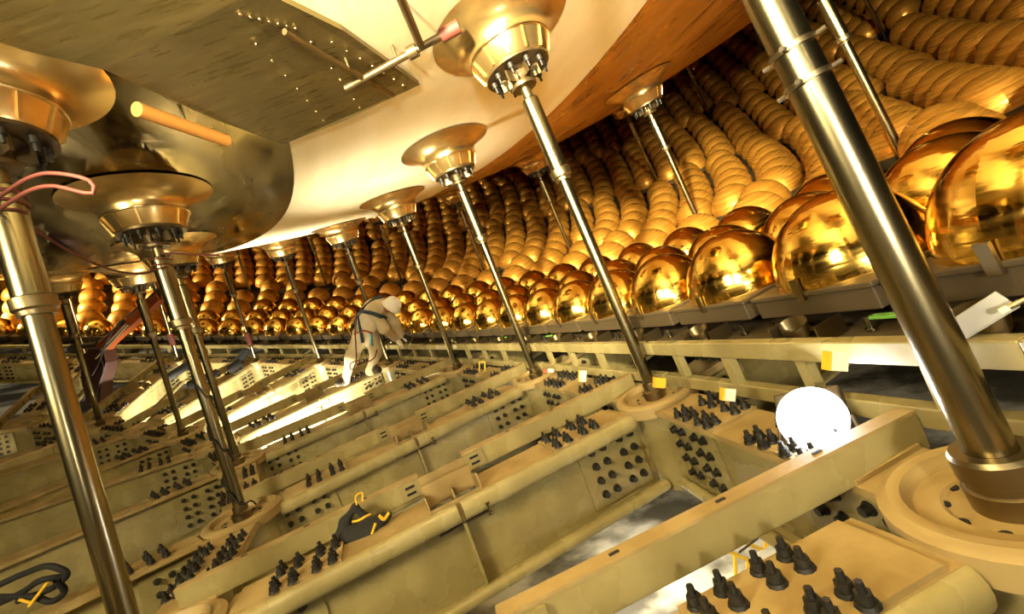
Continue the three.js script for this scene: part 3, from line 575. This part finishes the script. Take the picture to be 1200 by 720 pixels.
// ---------------------------------------------------------------- orange lifting arm behind the left posts
{
  const d = 7.6, o = seen(119, 468, d), g = thing('crane_arm', 'orange-brown folding crane arm rising behind the posts at left', 'crane', o, null);
  const q = (x, y, k = 0) => seen(x, y, d + k).sub(o);
  const prism = (list, th) => { const s = new THREE.Shape(); list.forEach(([x, y], i) => { const p = q(x, y); const v = p.clone().applyQuaternion(camera.quaternion.clone().invert()); i ? s.lineTo(v.x, v.y) : s.moveTo(v.x, v.y); }); const e = new THREE.ExtrudeGeometry(s, { depth: th, bevelEnabled: true, bevelSize: .012, bevelThickness: .012, bevelSegments: 2 }); e.translate(0, 0, -th / 2); e.applyQuaternion(camera.quaternion); return e; };
  mesh('base_column', prism([[110, 472], [103, 440], [104, 418], [112, 408], [128, 410], [131, 424], [125, 446], [124, 472]], .22), M.orangeDark || (M.orangeDark = new THREE.MeshPhysicalMaterial({ color: 0x3a1a0c, roughness: .6 })), g);
  mesh('lower_boom', prism([[116, 412], [120, 401], [160, 367], [186, 345], [190, 352], [160, 379], [134, 402], [126, 412]], .12), M.orange, g);
  mesh('upper_boom', prism([[150, 372], [204, 324], [210, 318], [214, 325], [206, 333], [158, 376]], .08), M.orangeDark, g);
  mesh('hydraulic_cylinder', rod(q(112, 420, -.12), q(150, 380, -.12), .025, 14), M.steelDull, g);
  mesh('tip_pulley', rod(q(210, 321, -.09), q(210, 321, .09), .06, 18), M.dark, g);
  mesh('hose', tube([q(108, 440, -.16), q(116, 425, -.2), q(122, 408, -.18), q(132, 388, -.16), q(146, 374, -.12), q(141, 382, -.1)], .014, 40, 6), M.black, g);
  mesh('hose', tube([q(112, 470, -.16), q(116, 450, -.2), q(121, 432, -.2), q(117, 418, -.18)], .012, 30, 6), M.black, g);
  mesh('counter_arm', rod(q(88, 407), q(114, 404), .05, 12), M.dark, g);
  mesh('reel', rod(q(87, 409, -.08), q(87, 409, .08), .085, 24), M.black, g);
}

// ---------------------------------------------------------------- black tool bag on the near girder
{
  const f = at(7.62, 18.9, 0), d = depthOf(f.p), g = thing('tool_bag', 'black cloth tool bag with yellow trim slumped on the near girder', 'bag', f.p, null);
  const q = (x, y, k = 0) => seen(x, y, d + k - .1), B = (a, b, ra, rb) => ({ a, b, ra, rb });
  const bones = [B(q(398, 634), q(404, 612, .02), .03, .022), B(q(404, 612, .02), q(416, 594, .02), .022, .012), B(q(416, 594, .02), q(428, 606, .02), .01, .02), B(q(402, 634), q(430, 622), .042, .05), B(q(430, 622), q(444, 612), .045, .036), B(q(444, 612), q(456, 604), .03, .016), B(q(410, 630, -.04), q(436, 624, -.04), .035, .03)];
  const dk = new THREE.MeshStandardMaterial({ color: 0x23221f, roughness: .92 });
  mesh('bag_body', blob(bones, .007, .03, 90).translate(-f.p.x, -f.p.y, -f.p.z), dk, g);
  const L = (l, r, m, n) => mesh(n, tube(l.map(([x, y, k]) => q(x, y, k).sub(f.p)), r, 24, 6), m, g);
  L([[413, 612, -.09], [421, 610, -.1], [428, 606, -.09], [434, 603, -.07]], .006, M.yellow, 'yellow_trim');
  L([[436, 626, -.1], [438, 620, -.1], [440, 614, -.08]], .007, M.yellow, 'yellow_trim');
  L([[444, 604, -.05], [450, 609, -.05], [456, 601, -.03]], .008, M.yellow, 'yellow_tab');
  L([[418, 592, .0], [417, 582, .03], [424, 578, .05], [425, 588, .02]], .005, M.yellow, 'carry_loop');
  const s = thing('strap', 'dark blue webbing strap hanging below the tool bag', 'strap', f.p, null);
  const bl = new THREE.MeshStandardMaterial({ color: 0x2a2e36, roughness: .9 });
  mesh('webbing', tube([q(450, 640, -.13), q(449, 655, -.12), q(446, 668, -.12), q(438, 677, -.12), q(433, 668, -.12), q(430, 655, -.13)].map(p => p.sub(f.p)), .007, 40, 6), bl, s);
  mesh('webbing_tail', tube([q(431, 662, -.12), q(427, 675, -.12), q(424, 700, -.12), q(426, 735, -.12)].map(p => p.sub(f.p)), .005, 30, 6), bl, s);
}

// ---------------------------------------------------------------- yellow scaffold pieces and boards on the lower floor
{
  let d = 2; while (R - seen(890, 645, d).distanceTo(C) > -1.75) d += .02; const o = seen(890, 645, d), g = thing('scaffold_trestle', 'yellow tube scaffold trestle standing on the sheeted lower floor', 'trestle', o, null), q = (x, y, k = 0) => seen(x, y, d + k).sub(o);
  for (const [a, b] of [[[845, 643, -.1], [878, 657, -.1]], [[866, 633, .1], [898, 647, .1]], [[897, 632, .1], [926, 638, .1]], [[861, 649, -.1], [863, 690, -.1]], [[896, 620, .1], [897, 668, .1]], [[901, 618, .2], [899, 640, .2]], [[876, 656, -.1], [877, 690, -.1]], [[924, 637, .1], [926, 680, .1]]]) mesh('tube', rod(q(...a), q(...b), .014, 12), M.yellow, g);
  for (let k = 0; k < 3; k++) mesh('board', rod(q(872 + k * 9, 632 - k * 3, .2), q(905 + k * 7, 618 + k * 5, .25), .022, 6), M.yellow, g);
  mesh('brace', rod(q(866, 648, 0), q(900, 622, .1), .009, 8), M.dark, g);
  const c = thing('cloth', 'crumpled white cloth lying over the yellow trestle', 'cloth', o, null);
  mesh('cloth_sheet', blob([[884, 655, 895, 650, .03], [893, 652, 906, 645, .026], [900, 648, 911, 648, .018]].map(([x, y, X, Y, r]) => ({ a: seen(x, y, d - .1), b: seen(X, Y, d - .1), ra: r, rb: r * .7 })), .008, .02, 90).translate(-o.x, -o.y, -o.z), M.white, c);
}

// ---------------------------------------------------------------- cards, strips and loose pieces
function card(x, y, p, w, h, label, face = M.white) {
  const o = seen(x, y, p), f = at(9.4, 15, .1), g = thing('tag_card', label, 'card', o, camera.quaternion.clone().multiply(new THREE.Quaternion().setFromAxisAngle(V(0, 0, 1), -.06)));
  mesh('card', box(w, h, .01), face, g); mesh('edge', box(w * .18, h, .03, -w * .55, 0, -.01), M.yellow, g); return g;
}
const dl = p => depthOf(P(9.46, p, .05));
card(855, 463, dl(12) - .02, .045, .05, 'white card with yellow edge below the lower rail, left of floodlight');
card(983, 424, dl(7) + .3, .05, .055, 'white card with yellow edge seen above the floodlight');
card(683, 441, dl(21), .05, .08, 'pale yellow card right of the tall post row, on ring girder');
card(774, 449, dl(15) - .05, .05, .05, 'yellow card beside the foot of the tall post', M.yellow);
{
  const o = seen(565, 430, dl(33)), g = thing('yellow_clip', 'small yellow frame clip below the rail right of the worker', 'clip', o, camera.quaternion);
  for (const [w, h, x, y] of [[.012, .11, -.032, 0], [.012, .11, .032, 0], [.075, .012, 0, .055]]) mesh('bar', box(w, h, .012, x, y, 0), M.yellow, g);
  const o2 = seen(639, 435, dl(24)), g2 = thing('orange_tag', 'small orange tag at the foot of the second post', 'tag', o2, camera.quaternion);
  mesh('tag_plate', box(.04, .03, .012), M.orange, g2); mesh('tag_end', box(.05, .028, .012, .045, .004, 0), M.white, g2);
}
[[931, 385, 9.66], [620, 399, 9.66], [563, 398, 9.66]].forEach(([x, y, s], i) => {
  const k = [9.3, 27.6, 33.5][i], f = at(s, k, .335), g = thing('green_strip', ['green strip on the deck under the second large dome', 'green strip on the deck left of the second post', 'green strip on the deck nearer the worker'][i], 'strip', f.p, basis(f));
  mesh('strip', box(.03, .012, .1, 0, 0, 0, .003), M.green, g);
});
{
  const a = seen(1106, 396, 1.08), b = seen(1180, 350, .98), g = thing('grey_angle', 'pale grey steel angle lying under the huge dome at right', 'steel angle', a, null), dir = b.clone().sub(a), L = dir.length();
  const f = at(9.6, 3, .35); g.quaternion.copy(beamFrame(a, b, f.up));
  const gm = new THREE.MeshStandardMaterial({ color: 0xb9b6ac, roughness: .5, metalness: .2 });
  mesh('leg', box(L, .05, .008, L / 2, .0, 0, .002), gm, g); mesh('leg', box(L, .008, .05, L / 2, -.025, -.025, .002), gm, g);
  const r = thing('rod', 'thin pale rod with bluish end beside the grey angle', 'rod', seen(1172, 366, .97), null), e = seen(1215, 344, .93).sub(r.position);
  mesh('rod', rod(V(0, 0, 0), e, .006, 10), M.rim, r); mesh('sleeve', rod(V(0, 0, 0), e.clone().multiplyScalar(.25), .008, 10), M.white, r);
}
[[198, 442, 226, 424, 7.9, 'beside the post left of the wire-wrapped post'], [222, 452, 255, 437, 7.4, 'behind the wire-wrapped post'], [274, 430, 290, 410, 8.6, 'below the red-wrapped post near the worker'], [268, 434, 282, 424, 7.9, 'right of the wire-wrapped post']].forEach(([x, y, X, Y, d, w]) => {
  const a = seen(x, y, d), b = seen(X, Y, d + .1), g = thing('padded_bar', 'black padded bar lying on the girders ' + w, 'bar', a, null);
  mesh('padding', rod(V(0, 0, 0), b.clone().sub(a), .075, 16), M.black, g); mesh('core', rod(b.clone().sub(a).multiplyScalar(-.06), b.clone().sub(a).multiplyScalar(1.06), .03, 10), M.dark, g);
});
{
  const d = 2.3, o = seen(40, 690, d), q = (x, y, k = 0) => seen(x, y, d + k).sub(o);
  for (const [i, l] of [[[-10, 690], [30, 672], [60, 664], [78, 672], [60, 690], [20, 705]], [[-10, 712], [25, 695], [50, 680], [76, 676]], [[0, 700], [40, 700], [62, 705], [75, 695], [66, 680]]].entries())
    tag(mesh('black_hose', tube(l.map(([x, y], k) => seen(x, y, d + .03 * Math.sin(k * 2 + i))), .016, 60, 8), M.black), ['uppermost', 'middle', 'lowest'][i] + ' black hose coiled in the lower left corner', 'hose');
  for (const [i, l] of [[[34, 711], [56, 683]], [[22, 703], [38, 707]]].entries()) tag(mesh('yellow_strap', rod(seen(...l[0], d - .06), seen(...l[1], d - .04), .008, 8), M.yellow), ['long', 'short'][i] + ' yellow strap across the black hoses in the corner', 'strap');
}
renderer.render(scene, camera);
